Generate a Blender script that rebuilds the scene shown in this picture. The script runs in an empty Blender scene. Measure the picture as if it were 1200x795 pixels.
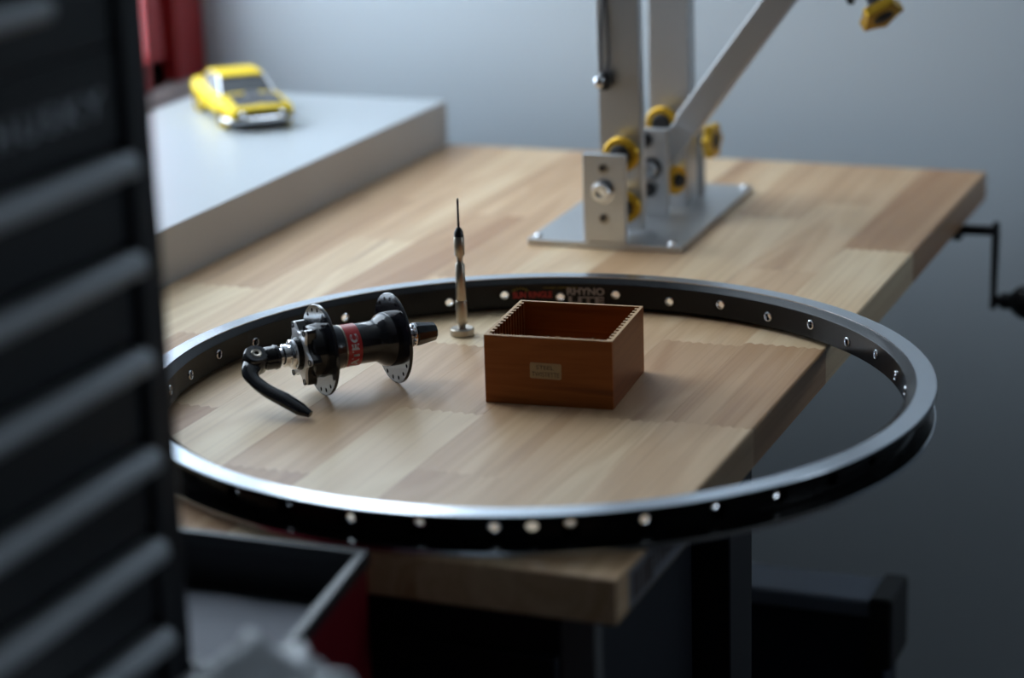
import bpy, bmesh, math, random
from math import sin, cos, pi, radians
from mathutils import Vector, Matrix

# ---------------------------------------------------------------- camera, sky, light, exposure
SC = bpy.context.scene
COL = SC.collection
cd = bpy.data.cameras.new('camera'); cam = bpy.data.objects.new('camera', cd); COL.objects.link(cam)
CR, CU, CF = Vector((0.9287, 0.3696, -0.0290)), Vector((-0.0782, 0.2717, 0.9592)), Vector((-0.3624, 0.8886, -0.2813))
CR = (CR - CF * CR.dot(CF)).normalized(); CU = CR.cross(CF)
m = Matrix((CR, CU, -CF)).transposed().to_4x4(); m.translation = (0.5898, -1.4817, 0.5216)
cam.matrix_world = m
cd.sensor_width = 36.0; cd.lens = 2727.46 * 36 / 1200; cd.clip_start = 0.05
cd.dof.use_dof = True; cd.dof.focus_distance = 1.76; cd.dof.aperture_fstop = 3.2; cd.dof.aperture_blades = 0
SC.camera = cam
SC.view_settings.view_transform = 'Standard'; SC.view_settings.look = 'None'
SC.view_settings.gamma = 1; SC.view_settings.use_curve_mapping = False
SC.view_settings.exposure = 0.0

W = bpy.data.worlds.new('overcast_sky'); SC.world = W; W.use_nodes = True
bg = W.node_tree.nodes['Background']; bg.inputs[0].default_value = (0.74, 0.87, 1.0, 1); bg.inputs[1].default_value = 6.8

def portal(name, loc, rot, sx, sy):
    l = bpy.data.lights.new(name, 'AREA'); l.shape = 'RECTANGLE'; l.size = sx; l.size_y = sy
    l.cycles.is_portal = True
    o = bpy.data.objects.new(name, l); COL.objects.link(o); o.location = loc; o.rotation_euler = rot
# daylight enters by the left window and two added, unseen windows (portals only guide the sky light)
WX = -0.8255
portal('window_portal', (WX - 0.065, 0.54, 1.03), (0, radians(-90), 0), 2.02, 0.84)
portal('added_back_window_portal', (-.68, 1.095, 1.15), (radians(-90), 0, 0), .30, 1.55)
portal('added_side_window_portal', (3.27, 0.52, 0.75), (0, radians(90), 0), 0.72, 0.66)

# ---------------------------------------------------------------- helpers
def tag(o, label=None, cat=None, group=None, kind=None):
    if label: o['label'] = label
    if cat: o['category'] = cat
    if group: o['group'] = group
    if kind: o['kind'] = kind
    return o
def empty(name, loc=(0, 0, 0), rz=0, label=None, cat=None, group=None):
    o = bpy.data.objects.new(name, None); COL.objects.link(o); o.location = loc; o.rotation_euler = (0, 0, rz)
    o.empty_display_size = 0.02
    return tag(o, label, cat, group)
def obj(name, bm, mat, parent=None, smooth=False, bevel=0, seg=2, local=True):
    me = bpy.data.meshes.new(name)
    bmesh.ops.recalc_face_normals(bm, faces=bm.faces[:])
    bm.to_mesh(me); bm.free()
    for mm in (mat if isinstance(mat, (list, tuple)) else [mat]): me.materials.append(mm)
    o = bpy.data.objects.new(name, me); COL.objects.link(o)
    if parent: o.parent = parent
    if smooth:
        for p in me.polygons: p.use_smooth = True
        me.set_sharp_from_angle(angle=radians(smooth if smooth is not True else 40))
    if bevel:
        b = o.modifiers.new('bevel', 'BEVEL'); b.width = bevel; b.segments = seg; b.limit_method = 'ANGLE'; b.angle_limit = radians(35)
        for p in me.polygons: p.use_smooth = True
        b.harden_normals = True
    return o
def BM(): return bmesh.new()
def box(bm, a, b, M=None):
    (x0, y0, z0), (x1, y1, z1) = a, b
    vs = [bm.verts.new(v) for v in ((x0,y0,z0),(x1,y0,z0),(x1,y1,z0),(x0,y1,z0),(x0,y0,z1),(x1,y0,z1),(x1,y1,z1),(x0,y1,z1))]
    for f in ((3,2,1,0),(4,5,6,7),(0,1,5,4),(1,2,6,5),(2,3,7,6),(3,0,4,7)): bm.faces.new([vs[i] for i in f])
    if M: bmesh.ops.transform(bm, matrix=M, verts=vs)
    return bm
def prism(bm, pts, z0, z1, M=None):
    """polygon pts in xy extruded z0..z1"""
    lo = [bm.verts.new((x, y, z0)) for x, y in pts]; hi = [bm.verts.new((x, y, z1)) for x, y in pts]
    n = len(pts)
    bm.faces.new(lo[::-1]); bm.faces.new(hi)
    for i in range(n): bm.faces.new((lo[i], lo[(i+1) % n], hi[(i+1) % n], hi[i]))
    if M: bmesh.ops.transform(bm, matrix=M, verts=lo + hi)
    return bm
def lathe(bm, prof, n=32, M=None, closed=False):
    """profile (r, z) turned about z"""
    rings = []; allv = []
    for r, z in prof:
        if r < 1e-7: ring = [bm.verts.new((0, 0, z))]
        else: ring = [bm.verts.new((r*cos(2*pi*i/n), r*sin(2*pi*i/n), z)) for i in range(n)]
        rings.append(ring); allv += ring
    pairs = list(zip(rings, rings[1:])) + ([(rings[-1], rings[0])] if closed else [])
    for a, b in pairs:
        if len(a) == 1 and len(b) == 1: continue
        for i in range(n):
            j = (i+1) % n
            if len(a) == 1: bm.faces.new((a[0], b[i], b[j]))
            elif len(b) == 1: bm.faces.new((a[i], a[j], b[0]))
            else: bm.faces.new((a[i], a[j], b[j], b[i]))
    if M: bmesh.ops.transform(bm, matrix=M, verts=allv)
    return bm
def axis(loc, d):
    """matrix taking local z to direction d at loc"""
    q = Vector(d).normalized().to_track_quat('Z', 'Y').to_matrix().to_4x4(); q.translation = loc
    return q
AX = Matrix.Rotation(radians(90), 4, 'Y')           # local z -> +x
def AXat(x): return Matrix.Translation((x, 0, 0)) @ AX
def tube(bm, path, rads, n=12, flat=None):
    """tapered tube along path; flat=(direction, factor) squashes it along a direction"""
    P = [Vector(p) for p in path]; up = Vector((0, 0, 1)); rings = []
    if not isinstance(rads, (list, tuple)): rads = [rads]*len(P)
    prev = None
    for i, p in enumerate(P):
        t = (P[min(i+1, len(P)-1)] - P[max(i-1, 0)]).normalized()
        if prev is None: s = t.cross(up if abs(t.z) < .9 else Vector((1, 0, 0))).normalized()
        else: s = (prev - t*prev.dot(t)).normalized()
        prev = s; b = t.cross(s); ring = []
        for k in range(n):
            v = (s*cos(2*pi*k/n) + b*sin(2*pi*k/n))*rads[i]
            if flat: d = Vector(flat[0]).normalized(); v -= d*v.dot(d)*(1-flat[1])
            ring.append(bm.verts.new(p+v))
        rings.append(ring)
    for a, b in zip(rings, rings[1:]):
        for k in range(n): bm.faces.new((a[k], a[(k+1) % n], b[(k+1) % n], b[k]))
    bm.faces.new(rings[0][::-1]); bm.faces.new(rings[-1])
    return bm
def spline(pts, m=6):
    P = [Vector(p) for p in pts]; P = [2*P[0]-P[1]] + P + [2*P[-1]-P[-2]]; out = []
    for i in range(1, len(P)-2):
        a, b, c, d = P[i-1:i+3]
        for k in range(m):
            t = k/m
            out.append(.5*((2*b)+(c-a)*t+(2*a-5*b+4*c-d)*t*t+(3*b-a-3*c+d)*t**3))
    out.append(P[-2]); return out
def cellplate(bm, cells, f, n_u=8, n_v=4, flip=False):
    """cells (u0,u1,v0,v1,uc,vc,ru,rv,nh): rectangles each with a hole; f maps (u,v) to a point. returns hole rings"""
    rings = []; cache = {}
    def V(u, v):
        k = (round(u, 7), round(v, 7))
        if k not in cache: cache[k] = bm.verts.new(f(u, v))
        return cache[k]
    for (u0, u1, v0, v1, uc, vc, ru, rv) in cells:
        B = [(u0+(u1-u0)*i/n_u, v0) for i in range(n_u)] + [(u1, v0+(v1-v0)*i/n_v) for i in range(n_v)] + \
            [(u1-(u1-u0)*i/n_u, v1) for i in range(n_u)] + [(u0, v1-(v1-v0)*i/n_v) for i in range(n_v)]
        ring = []
        for (u, v) in B:
            a = math.atan2((v-vc)/rv, (u-uc)/ru)
            ring.append((uc+ru*cos(a), vc+rv*sin(a)))
        ov = [V(*q) for q in B]; iv = [bm.verts.new(f(*q)) for q in ring]; n = len(B)
        for i in range(n):
            try: bm.faces.new((ov[i], ov[(i+1) % n], iv[(i+1) % n], iv[i]))
            except ValueError: pass
        rings.append(iv)
    return rings
def text_mesh(s, size, depth=0.0, spacing=1.0, bold=0.0):
    """letters as a bmesh lying in xy, centred at x, baseline y = 0, height scaled to size"""
    cu = bpy.data.curves.new('t', 'FONT'); cu.body = s; cu.align_x = 'CENTER'; cu.size = size; cu.extrude = depth; cu.space_character = spacing
    cu.offset = bold
    o = bpy.data.objects.new('t', cu); COL.objects.link(o)
    me = bpy.data.meshes.new_from_object(o.evaluated_get(bpy.context.evaluated_depsgraph_get()))
    bm = BM(); bm.from_mesh(me); bpy.data.objects.remove(o); bpy.data.meshes.remove(me)
    return bm
def fit(bm, w, h):
    xs = [v.co.x for v in bm.verts]; ys = [v.co.y for v in bm.verts]
    cx, cy = (max(xs)+min(xs))/2, (max(ys)+min(ys))/2
    sx, sy = w/(max(xs)-min(xs)), h/(max(ys)-min(ys))
    for v in bm.verts: v.co.x = (v.co.x-cx)*sx; v.co.y = (v.co.y-cy)*sy
    return bm
def put(bm, M):
    bmesh.ops.transform(bm, matrix=M, verts=bm.verts[:]); return bm
def frame(o, x, y, z):
    M = Matrix((Vector(x), Vector(y), Vector(z))).transposed().to_4x4(); M.translation = o; return M

# ---------------------------------------------------------------- materials
def mat(name, col, rough=.5, metal=0.0, noise=0.0, nscale=40, bump=0.0, bscale=200, spec=.5, coat=0, aniso=0, trans=0, rvar=0.0):
    M = bpy.data.materials.new(name); M.use_nodes = True; N = M.node_tree.nodes; L = M.node_tree.links
    b = N['Principled BSDF']; b.inputs['Base Color'].default_value = (*col, 1); b.inputs['Roughness'].default_value = rough
    b.inputs['Metallic'].default_value = metal; b.inputs['Specular IOR Level'].default_value = spec
    b.inputs['Coat Weight'].default_value = coat; b.inputs['Anisotropic'].default_value = aniso
    b.inputs['Transmission Weight'].default_value = trans
    tc = N.new('ShaderNodeTexCoord')
    if noise or rvar:
        n = N.new('ShaderNodeTexNoise'); n.inputs['Scale'].default_value = nscale; n.inputs['Detail'].default_value = 6
        L.new(tc.outputs['Object'], n.inputs['Vector'])
        if noise:
            mx = N.new('ShaderNodeMix'); mx.data_type = 'RGBA'
            mx.inputs[6].default_value = (*[c*(1-noise) for c in col], 1); mx.inputs[7].default_value = (*[min(1, c*(1+noise)) for c in col], 1)
            L.new(n.outputs[0], mx.inputs[0]); L.new(mx.outputs[2], b.inputs['Base Color'])
        if rvar:
            mr = N.new('ShaderNodeMapRange'); mr.inputs[3].default_value = max(0, rough-rvar); mr.inputs[4].default_value = rough+rvar
            L.new(n.outputs[0], mr.inputs[0]); L.new(mr.outputs[0], b.inputs['Roughness'])
    if bump:
        n2 = N.new('ShaderNodeTexNoise'); n2.inputs['Scale'].default_value = bscale; n2.inputs['Detail'].default_value = 4
        bp = N.new('ShaderNodeBump'); bp.inputs['Strength'].default_value = bump; bp.inputs['Distance'].default_value = .001
        L.new(tc.outputs['Object'], n2.inputs['Vector']); L.new(n2.outputs[0], bp.inputs['Height']); L.new(bp.outputs[0], b.inputs['Normal'])
    return M
def wood(name, c1, c2, c3, stretch=(26, 1.6, 26), rough=.42, perobj=.5, streak=(0.36, 0.17, 0.08), bump=.08, spec=.5):
    M = bpy.data.materials.new(name); M.use_nodes = True; N = M.node_tree.nodes; L = M.node_tree.links
    b = N['Principled BSDF']; b.inputs['Roughness'].default_value = rough; b.inputs['Specular IOR Level'].default_value = spec
    tc = N.new('ShaderNodeTexCoord'); oi = N.new('ShaderNodeObjectInfo')
    vm = N.new('ShaderNodeVectorMath'); vm.operation = 'MULTIPLY_ADD'
    cb = N.new('ShaderNodeCombineXYZ')
    for i in range(3):
        ml = N.new('ShaderNodeMath'); ml.operation = 'MULTIPLY'; ml.inputs[1].default_value = (37.0, 91.0, 53.0)[i]
        L.new(oi.outputs['Random'], ml.inputs[0]); L.new(ml.outputs[0], cb.inputs[i])
    vm.inputs[1].default_value = stretch
    L.new(tc.outputs['Object'], vm.inputs[0]); L.new(cb.outputs[0], vm.inputs[2])
    n1 = N.new('ShaderNodeTexNoise'); n1.inputs['Scale'].default_value = .55; n1.inputs['Detail'].default_value = 2; n1.inputs['Distortion'].default_value = 1.1
    L.new(vm.outputs[0], n1.inputs['Vector'])
    # growth rings: bands of the smooth noise
    ml = N.new('ShaderNodeMath'); ml.operation = 'MULTIPLY'; ml.inputs[1].default_value = 55; L.new(n1.outputs[0], ml.inputs[0])
    sn = N.new('ShaderNodeMath'); sn.operation = 'SINE'; L.new(ml.outputs[0], sn.inputs[0])
    r = N.new('ShaderNodeMapRange'); r.inputs[1].default_value = -1; L.new(sn.outputs[0], r.inputs[0])
    # fine fibres
    vf = N.new('ShaderNodeVectorMath'); vf.operation = 'MULTIPLY'; vf.inputs[1].default_value = (14, 1.2, 14)
    L.new(vm.outputs[0], vf.inputs[0])
    n2 = N.new('ShaderNodeTexNoise'); n2.inputs['Scale'].default_value = 1.2; n2.inputs['Detail'].default_value = 5; L.new(vf.outputs[0], n2.inputs['Vector'])
    # tone per stave
    ct = N.new('ShaderNodeValToRGB'); e = ct.color_ramp.elements
    e[0].position = 0; e[0].color = (*c1, 1); e[1].position = 1; e[1].color = (*c3, 1); k = e.new(.5); k.color = (*c2, 1)
    mixv = N.new('ShaderNodeMath'); mixv.operation = 'MULTIPLY_ADD'; mixv.inputs[1].default_value = perobj; mixv.inputs[2].default_value = .5-perobj/2
    L.new(oi.outputs['Random'], mixv.inputs[0])
    ad = N.new('ShaderNodeMath'); ad.operation = 'MULTIPLY_ADD'; ad.inputs[1].default_value = 1.3; ad.use_clamp = True
    sb = N.new('ShaderNodeMath'); sb.operation = 'SUBTRACT'; sb.inputs[1].default_value = .5; L.new(n1.outputs[0], sb.inputs[0])
    L.new(sb.outputs[0], ad.inputs[0]); L.new(mixv.outputs[0], ad.inputs[2]); L.new(ad.outputs[0], ct.inputs[0])
    m1 = N.new('ShaderNodeMix'); m1.data_type = 'RGBA'; m1.blend_type = 'MULTIPLY'; m1.inputs[7].default_value = (.86, .80, .73, 1)
    fr = N.new('ShaderNodeMath'); fr.operation = 'MULTIPLY'; fr.inputs[1].default_value = .75
    L.new(r.outputs[0], fr.inputs[0]); L.new(fr.outputs[0], m1.inputs[0]); L.new(ct.outputs[0], m1.inputs[6])
    m2 = N.new('ShaderNodeMix'); m2.data_type = 'RGBA'; m2.blend_type = 'MULTIPLY'; m2.inputs[7].default_value = (.78, .72, .66, 1)
    r2 = N.new('ShaderNodeMapRange'); r2.inputs[1].default_value = .5; r2.inputs[2].default_value = .75; r2.inputs[4].default_value = .7
    L.new(n2.outputs[0], r2.inputs[0]); L.new(r2.outputs[0], m2.inputs[0]); L.new(m1.outputs[2], m2.inputs[6])
    # rare dark mineral streaks
    n3 = N.new('ShaderNodeTexNoise'); n3.inputs['Scale'].default_value = 1.5; n3.inputs['Detail'].default_value = 1; L.new(vm.outputs[0], n3.inputs['Vector'])
    r3 = N.new('ShaderNodeMapRange'); r3.inputs[1].default_value = .69; r3.inputs[2].default_value = .82; r3.inputs[4].default_value = .8
    L.new(n3.outputs[0], r3.inputs[0])
    m3 = N.new('ShaderNodeMix'); m3.data_type = 'RGBA'; m3.inputs[7].default_value = (*streak, 1)
    L.new(r3.outputs[0], m3.inputs[0]); L.new(m2.outputs[2], m3.inputs[6]); L.new(m3.outputs[2], b.inputs['Base Color'])
    bp = N.new('ShaderNodeBump'); bp.inputs['Strength'].default_value = bump; bp.inputs['Distance'].default_value = .0005
    L.new(n2.outputs[0], bp.inputs['Height']); L.new(bp.outputs[0], b.inputs['Normal'])
    return M

m_wall = mat('painted_plaster', (.575, .63, .67), .6, noise=.03, nscale=3, bump=.05, bscale=120)
m_white = mat('white_sill_paint', (.49, .525, .55), .32, noise=.03, nscale=8)
m_sillface = mat('sill_face_shaded', (.50, .47, .44), .5, noise=.06, nscale=6)  # warm copy of the white paint: shade and bounced light in the colour
m_stone = mat('pale_reveal_stone', (.50, .40, .38), .7, noise=.3, nscale=25)
m_red = mat('red_frame_paint', (.36, .02, .022), .35, noise=.15, nscale=10)
m_ceil = mat('ceiling_paint', (.55, .55, .54), .8)
m_floor = mat('dark_floor', (.06, .06, .065), .6, noise=.2, nscale=5)
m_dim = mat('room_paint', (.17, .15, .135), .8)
m_bench = wood('rubberwood', (.49, .27, .135), (.71, .475, .275), (.86, .67, .43), stretch=(21, 2.0, 21), perobj=.8)
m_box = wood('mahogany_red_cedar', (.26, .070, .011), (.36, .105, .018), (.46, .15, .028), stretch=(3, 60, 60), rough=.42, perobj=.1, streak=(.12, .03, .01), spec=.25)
m_boxside = wood('mahogany_shaded_side', (.17, .045, .008), (.24, .068, .012), (.31, .10, .02), stretch=(60, 3, 60), rough=.42, perobj=.1, streak=(.12, .03, .01), spec=.25)  # darker copy of the box wood, shade of the sides put into the colour
m_boxedge = mat('lit_worn_cedar_edge', (.56, .33, .15), .5, noise=.2, nscale=90)  # pale tone includes the light caught by the top edges
m_alu = mat('machined_aluminium', (.62, .66, .71), .19, 1.0, noise=.04, nscale=30, aniso=.3)
m_black_anod = mat('black_anodised', (.009, .009, .010), .22, .0, spec=.18)
m_gloss_black = mat('polished_black', (.010, .010, .014), .14, 0, spec=.5, coat=.15)
m_chrome = mat('chrome', (.80, .80, .82), .10, 1.0)
m_satin_bright = mat('brushed_silver', (.80, .80, .82), .36, .7)
m_steel = mat('satin_steel', (.42, .37, .31), .36, 1.0, noise=.1, nscale=60)
m_darksteel = mat('blued_steel', (.05, .05, .055), .3, .8)
m_satin = mat('anodised_aluminium', (.56, .56, .56), .38, .95, noise=.05, nscale=20, bump=.03, bscale=400)
m_gold = mat('gold_anodised', (.70, .40, .03), .34, .65, noise=.06, nscale=40)
m_rubber = mat('black_rubber', (.02, .02, .022), .5)
m_band = mat('red_band_print', (.42, .012, .015), .35)
m_print = mat('silver_print', (.55, .55, .56), .4)
m_rimprint = mat('grey_decal_print', (.30, .27, .27), .4)
m_redprint = mat('red_decal_print', (.42, .01, .012), .4)
m_yelprint = mat('yellow_decal_print', (.30, .21, .01), .4)
m_tape = mat('kraft_label', (.46, .32, .17), .6, noise=.1, nscale=200)
m_ink = mat('label_ink', (.07, .04, .03), .7)
m_yellow = mat('yellow_car_paint', (.86, .60, .006), .5, spec=.35)
m_carblack = mat('matt_black_hood', (.02, .02, .028), .35)
m_glass_dark = mat('tinted_car_glass', (.015, .02, .025), .25, spec=.3)
m_tyre = mat('tyre_rubber', (.015, .015, .015), .7)
m_chest = mat('black_chest_enamel', (.0085, .0095, .013), .42, noise=.1, nscale=12)
m_handle = mat('dark_handle_extrusion', (.46, .48, .50), .40, .5)
m_rimgrey = mat('grey_powder_coat', (.026, .029, .033), .4)
m_logo = mat('logo_plate_letters', (.5, .52, .55), .35, .6)
m_toolred = mat('red_toolbox_enamel', (.17, .004, .012), .35)
m_blackrim = mat('black_powder_coat', (.016, .017, .02), .42)
m_paper = mat('grey_liner_paper', (.20, .205, .235), .7, noise=.08, nscale=12)
m_bag = mat('crumpled_grey_plastic', (.42, .44, .46), .3, spec=.6, noise=.15, nscale=20)
m_teal = mat('teal_plastic', (.01, .09, .085), .4)
m_unit = mat('blue_black_enamel', (.006, .008, .016), .5)
m_binblue = mat('navy_plastic', (.016, .026, .05), .4, noise=.1, nscale=10)
m_binlid = mat('slate_blue_lid', (.22, .26, .34), .45)
m_deskleg = mat('black_desk_steel', (.008, .008, .012), .45)
m_greyleg = mat('grey_desk_steel', (.16, .165, .17), .5, .3)
m_sticker = mat('grey_barcode_sticker', (.20, .21, .24), .5)
m_cord = mat('dark_cord', (.03, .03, .035), .6)

def glass(name):
    M = bpy.data.materials.new(name); M.use_nodes = True; N = M.node_tree.nodes; L = M.node_tree.links
    N.remove(N['Principled BSDF']); t = N.new('ShaderNodeBsdfTransparent'); g = N.new('ShaderNodeBsdfGlossy'); g.inputs['Roughness'].default_value = .02
    mx = N.new('ShaderNodeMixShader'); mx.inputs[0].default_value = .05
    L.new(t.outputs[0], mx.inputs[1]); L.new(g.outputs[0], mx.inputs[2]); L.new(mx.outputs[0], N['Material Output'].inputs[0])
    return M
m_pane = glass('window_glass')

# ---------------------------------------------------------------- the room
FZ, CZ, YB, YF, XR = -0.75, 2.20, 1.020, -4.2, 3.2
def struct(name, bm, m, **k):
    o = obj(name, bm, m, **k); o['kind'] = 'structure'; return o
struct('floor', box(BM(), (-1.1, YF-.1, FZ-.05), (XR+.1, YB+.1, FZ)), m_floor)
struct('ceiling', box(BM(), (-1.1, YF-.1, CZ), (XR+.1, YB+.1, CZ+.05)), m_ceil)
BX0, BX1, BZ0, BZ1 = -.815, -.545, .40, 1.90
b = BM()
for a, c in (((-1.1, YB, FZ), (XR+.1, YB+.07, BZ0)), ((-1.1, YB, BZ1), (XR+.1, YB+.07, CZ)), ((-1.1, YB, BZ0), (BX0, YB+.07, BZ1)), ((BX1, YB, BZ0), (XR+.1, YB+.07, BZ1))): box(b, a, c)
struct('wall_back', b, m_wall)
w3 = empty('added_back_window', (BX0, YB, BZ0)); w3['kind'] = 'structure'  # unseen corner window, added to reproduce the bright reflection on the rim
bw, bh = BX1-BX0, BZ1-BZ0
for nm, a, c in (('frame_rail', (0, .01, 0), (bw, .05, .02)), ('frame_rail', (0, .01, bh-.02), (bw, .05, bh)), ('frame_stile', (0, .01, .02), (.015, .05, bh-.02)), ('frame_stile', (bw-.02, .01, .02), (bw, .05, bh-.02)), ('mullion', (.085, .012, .02), (.100, .03, bh-.02))):
    obj(nm, box(BM(), a, c), m_white, w3)
obj('pane', box(BM(), (.015, .020, .02), (.085, .024, bh-.02)), m_pane, w3)
obj('pane', box(BM(), (.100, .020, .02), (bw-.02, .024, bh-.02)), m_pane, w3)
b = BM(); RY0, RY1, RZ0, RZ1 = .22, .82, .42, 1.08
for a, c in (((XR, YF, FZ), (XR+.06, RY0, CZ)), ((XR, RY1, FZ), (XR+.06, YB, CZ)), ((XR, RY0, FZ), (XR+.06, RY1, RZ0)), ((XR, RY0, RZ1), (XR+.06, RY1, CZ))): box(b, a, c)
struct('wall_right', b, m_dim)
w2 = empty('added_side_window', (XR, RY0, RZ0)); w2['kind'] = 'structure'  # unseen window, added as weak fill light from the right
for nm, a, c in (('frame_rail', (0, 0, 0), (.05, .6, .03)), ('frame_rail', (0, 0, .63), (.05, .6, .66)), ('frame_stile', (0, 0, .03), (.05, .03, .63)), ('frame_stile', (0, .57, .03), (.05, .6, .63))):
    obj(nm, box(BM(), a, c), m_white, w2)
W2 = w2
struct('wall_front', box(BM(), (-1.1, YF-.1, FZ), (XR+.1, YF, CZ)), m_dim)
# left wall with the window opening right beside the back corner
SX = -0.4385
WY0, WY1, WZ0, WZ1 = 0.13, 0.950, 0.044, 2.00
WO = WX-.064
b = BM(); box(b, (WO, YF, FZ), (WX, YB, .001)); box(b, (WO, YF, WZ1+.06), (WX, YB, CZ)); box(b, (WO, YF, .001), (WX, WY0-.06, WZ1+.06))
struct('wall_left', b, m_wall)
# the low white cabinet beside the desk, its top 5 cm above the desk top
wc = empty('white_cabinet', (-.588, .31, FZ), 0, 'low white cabinet with a shaded front face, along the left side of the desk', 'cabinet')
b = BM(); box(b, (-.7377, -.28, FZ+.001), (SX, 0.868, 0.0497)); put(b, Matrix.Translation((.588, -.31, -FZ)))
so = obj('carcass', b, [m_white, m_sillface], wc, bevel=.0012)
for p in so.data.polygons:
    if abs(p.normal.x) > .9: p.material_index = 1
# window frame: red post, recessed sash, pane; pale stone threshold beneath
WB = (WX, WY1, 0)
wn = empty('window_1', WB); wn['kind'] = 'structure'
def wpart(name, a, b_, m, bev=.002):
    lo = tuple(a[i]-WB[i] for i in range(3)); hi = tuple(b_[i]-WB[i] for i in range(3))
    return obj(name, box(BM(), lo, hi), m, wn, bevel=bev)
wpart('frame_post', (WX-.062, WY1, .041), (WX+.001, YB-.001, .26), m_red, .004)
wpart('corner_post', (WX-.062, 1.004, .2605), (WX+.001, YB-.001, WZ1+.06), m_white, .002)
wpart('pane', (WX-.012, .905, .26), (WX-.008, 1.004, WZ1), m_pane, 0)
wpart('mullion', (WX-.016, .896, .26), (WX-.003, .905, WZ1), m_white, 0)
wpart('frame_post', (WX-.062, WY0-.06, .041), (WX+.004, WY0, WZ1+.06), m_red, .004)
wpart('frame_head', (WX-.062, WY0, WZ1), (WX+.004, 1.004, WZ1+.06), m_white)
wpart('threshold', (WX-.064, WY0-.06, .0012), (WX+.012, YB-.001, .0400), m_stone, .003)
wpart('sash_rail', (WX-.040, WY0, .041), (WX-.004, WY1-.024, .075), m_red)
wpart('sash_stile', (WX-.040, WY1-.060, .041), (WX-.004, WY1-.024, .26), m_red)
wpart('frame_rebate', (WX-.060, WY1-.024, .041), (WX-.035, WY1, .26), m_red)
MUL = (.790, .655, .42)
for y in MUL:
    wpart('mullion', (WX-.016, y-.009, .075), (WX-.003, y+.009, WZ1), m_white)
ys = [.8945] + [y+e for y in MUL for e in (.009, -.009)] + [WY0]
for i in range(4):
    wpart('pane', (WX-.012, ys[2*i+1], .075), (WX-.008, ys[2*i], WZ1), m_pane, 0)

obj('pane', box(BM(), (.02, .03, .03), (.024, .57, .63)), m_pane, W2)

# ---------------------------------------------------------------- workbench
TX0, TX1, TY0, TY1, TT = -.4370, .1628, -.2845, .8700, .0300
bench = empty('standing_desk', (TX0, TY0, FZ), 0, 'wooden desk with a finger-jointed tan top and black steel legs', 'desk')
BO = Vector((TX0, TY0, FZ))
rnd = random.Random(12)
xs = [TX1]
while xs[-1] - .0645 > TX0 + .02: xs.append(xs[-1] - .0645)
xs.append(TX0)
cuts = [[.005, .207, .52], [.000, .197, .43, .69], [-.14, .30, .62], [-.02, .36, .60], [-.17, .14, .50], [.08, .33, .71], [-.06, .21, .56], [.11, .44], [-.1, .25, .6], [.05, .40]]
def stave(x0, x1, y0, y1, t0, t1):
    n = 15; w = (x1-x0); pts = []
    a = .0022
    lo = [(x0+w*i/n, y0 + ((a if i % 2 else -a) if t0 else 0)) for i in range(n+1)] if t0 else [(x0, y0), (x1, y0)]
    hi = [(x1-w*i/n, y1 + ((a if (n-i) % 2 else -a) if t1 else 0)) for i in range(n+1)] if t1 else [(x1, y1), (x0, y1)]
    return lo + hi
for i in range(len(xs)-1):
    x1, x0 = xs[i], xs[i+1]; yy = [TY0] + cuts[i] + [TY1]
    for k in range(len(yy)-1):
        g = .00008
        pts = stave(x0+g, x1-g, yy[k], yy[k+1]-.0001, k > 0, k < len(yy)-2)
        ox, oy = (x0+x1)/2, (yy[k]+yy[k+1])/2
        bm = prism(BM(), [(x-ox, y-oy) for x, y in pts], -TT/2, TT/2)
        o = obj('stave', bm, m_bench, bench)
        o.location = Vector((ox, oy, -TT/2)) - BO
        ed = [k == 0 , k == len(yy)-2, i == 0]
        if any(ed):
            # round the outer edges of the top
            me = o.data; bm = BM(); bm.from_mesh(me)
            es = []
            for e in bm.edges:
                a, c = e.verts
                if a.co.z > 0 and c.co.z > 0 or a.co.z < 0 and c.co.z < 0:
                    X = [v.co.x+ox for v in e.verts]; Y = [v.co.y+oy for v in e.verts]
                    if ed[0] and all(abs(y-TY0) < 1e-4 for y in Y): es.append(e)
                    if ed[1] and all(abs(y-TY1) < 3e-4 for y in Y): es.append(e)
                    if ed[2] and all(abs(x-TX1) < 2e-4 for x in X): es.append(e)
            bmesh.ops.bevel(bm, geom=es, offset=.0022, segments=3, affect='EDGES', profile=.5)
            bm.to_mesh(me); bm.free()
# label with bars on the right edge, near corner
b = BM(); box(b, (TX1, -.262, -.0275), (TX1+.0004, -.150, -.0035)); put(b, Matrix.Translation(-BO))
st = obj('sticker', b, m_sticker, bench)
st['label'] = 'grey barcode sticker'
b = BM(); y = -.256; r2 = random.Random(4)
while y < -.158:
    w = r2.choice((.0012, .0022, .0035)); 
    if y < -.225: w = .005
    box(b, (TX1+.0004, y, -.024 if y < -.22 else -.020), (TX1+.0007, y+w, -.007)); y += w+r2.choice((.0018, .003, .0045))
put(b, Matrix.Translation(-BO)); obj('barcode', b, m_ink, st)
# legs and frame
def bpart(name, a, c, m, bev=.002):
    b = BM(); box(b, a, c); put(b, Matrix.Translation(-BO)); return obj(name, b, m, bench, bevel=bev)
bpart('leg', (.095, .042, -.66), (.135, .100, -TT), m_deskleg)
bpart('leg', (-.36, .042, -.66), (-.30, .10, -TT), m_deskleg)
bpart('foot', (.085, -.22, FZ), (.145, .45, -.66), m_deskleg)
bpart('foot', (-.37, -.22, FZ), (-.29, .45, -.66), m_deskleg)
bpart('crossbar', (-.30, .055, -.085), (.095, .085, -.045), m_deskleg)
bpart('side_bracket', (.09, -.20, -.05), (.14, .62, -TT), m_deskleg)
bpart('side_bracket', (-.36, -.20, -.05), (-.30, .62, -TT), m_deskleg)
bpart('brace', (.118, -.262, -.60), (.141, -.248, -TT), m_greyleg)['label'] = 'slim grey upright post'
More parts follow.
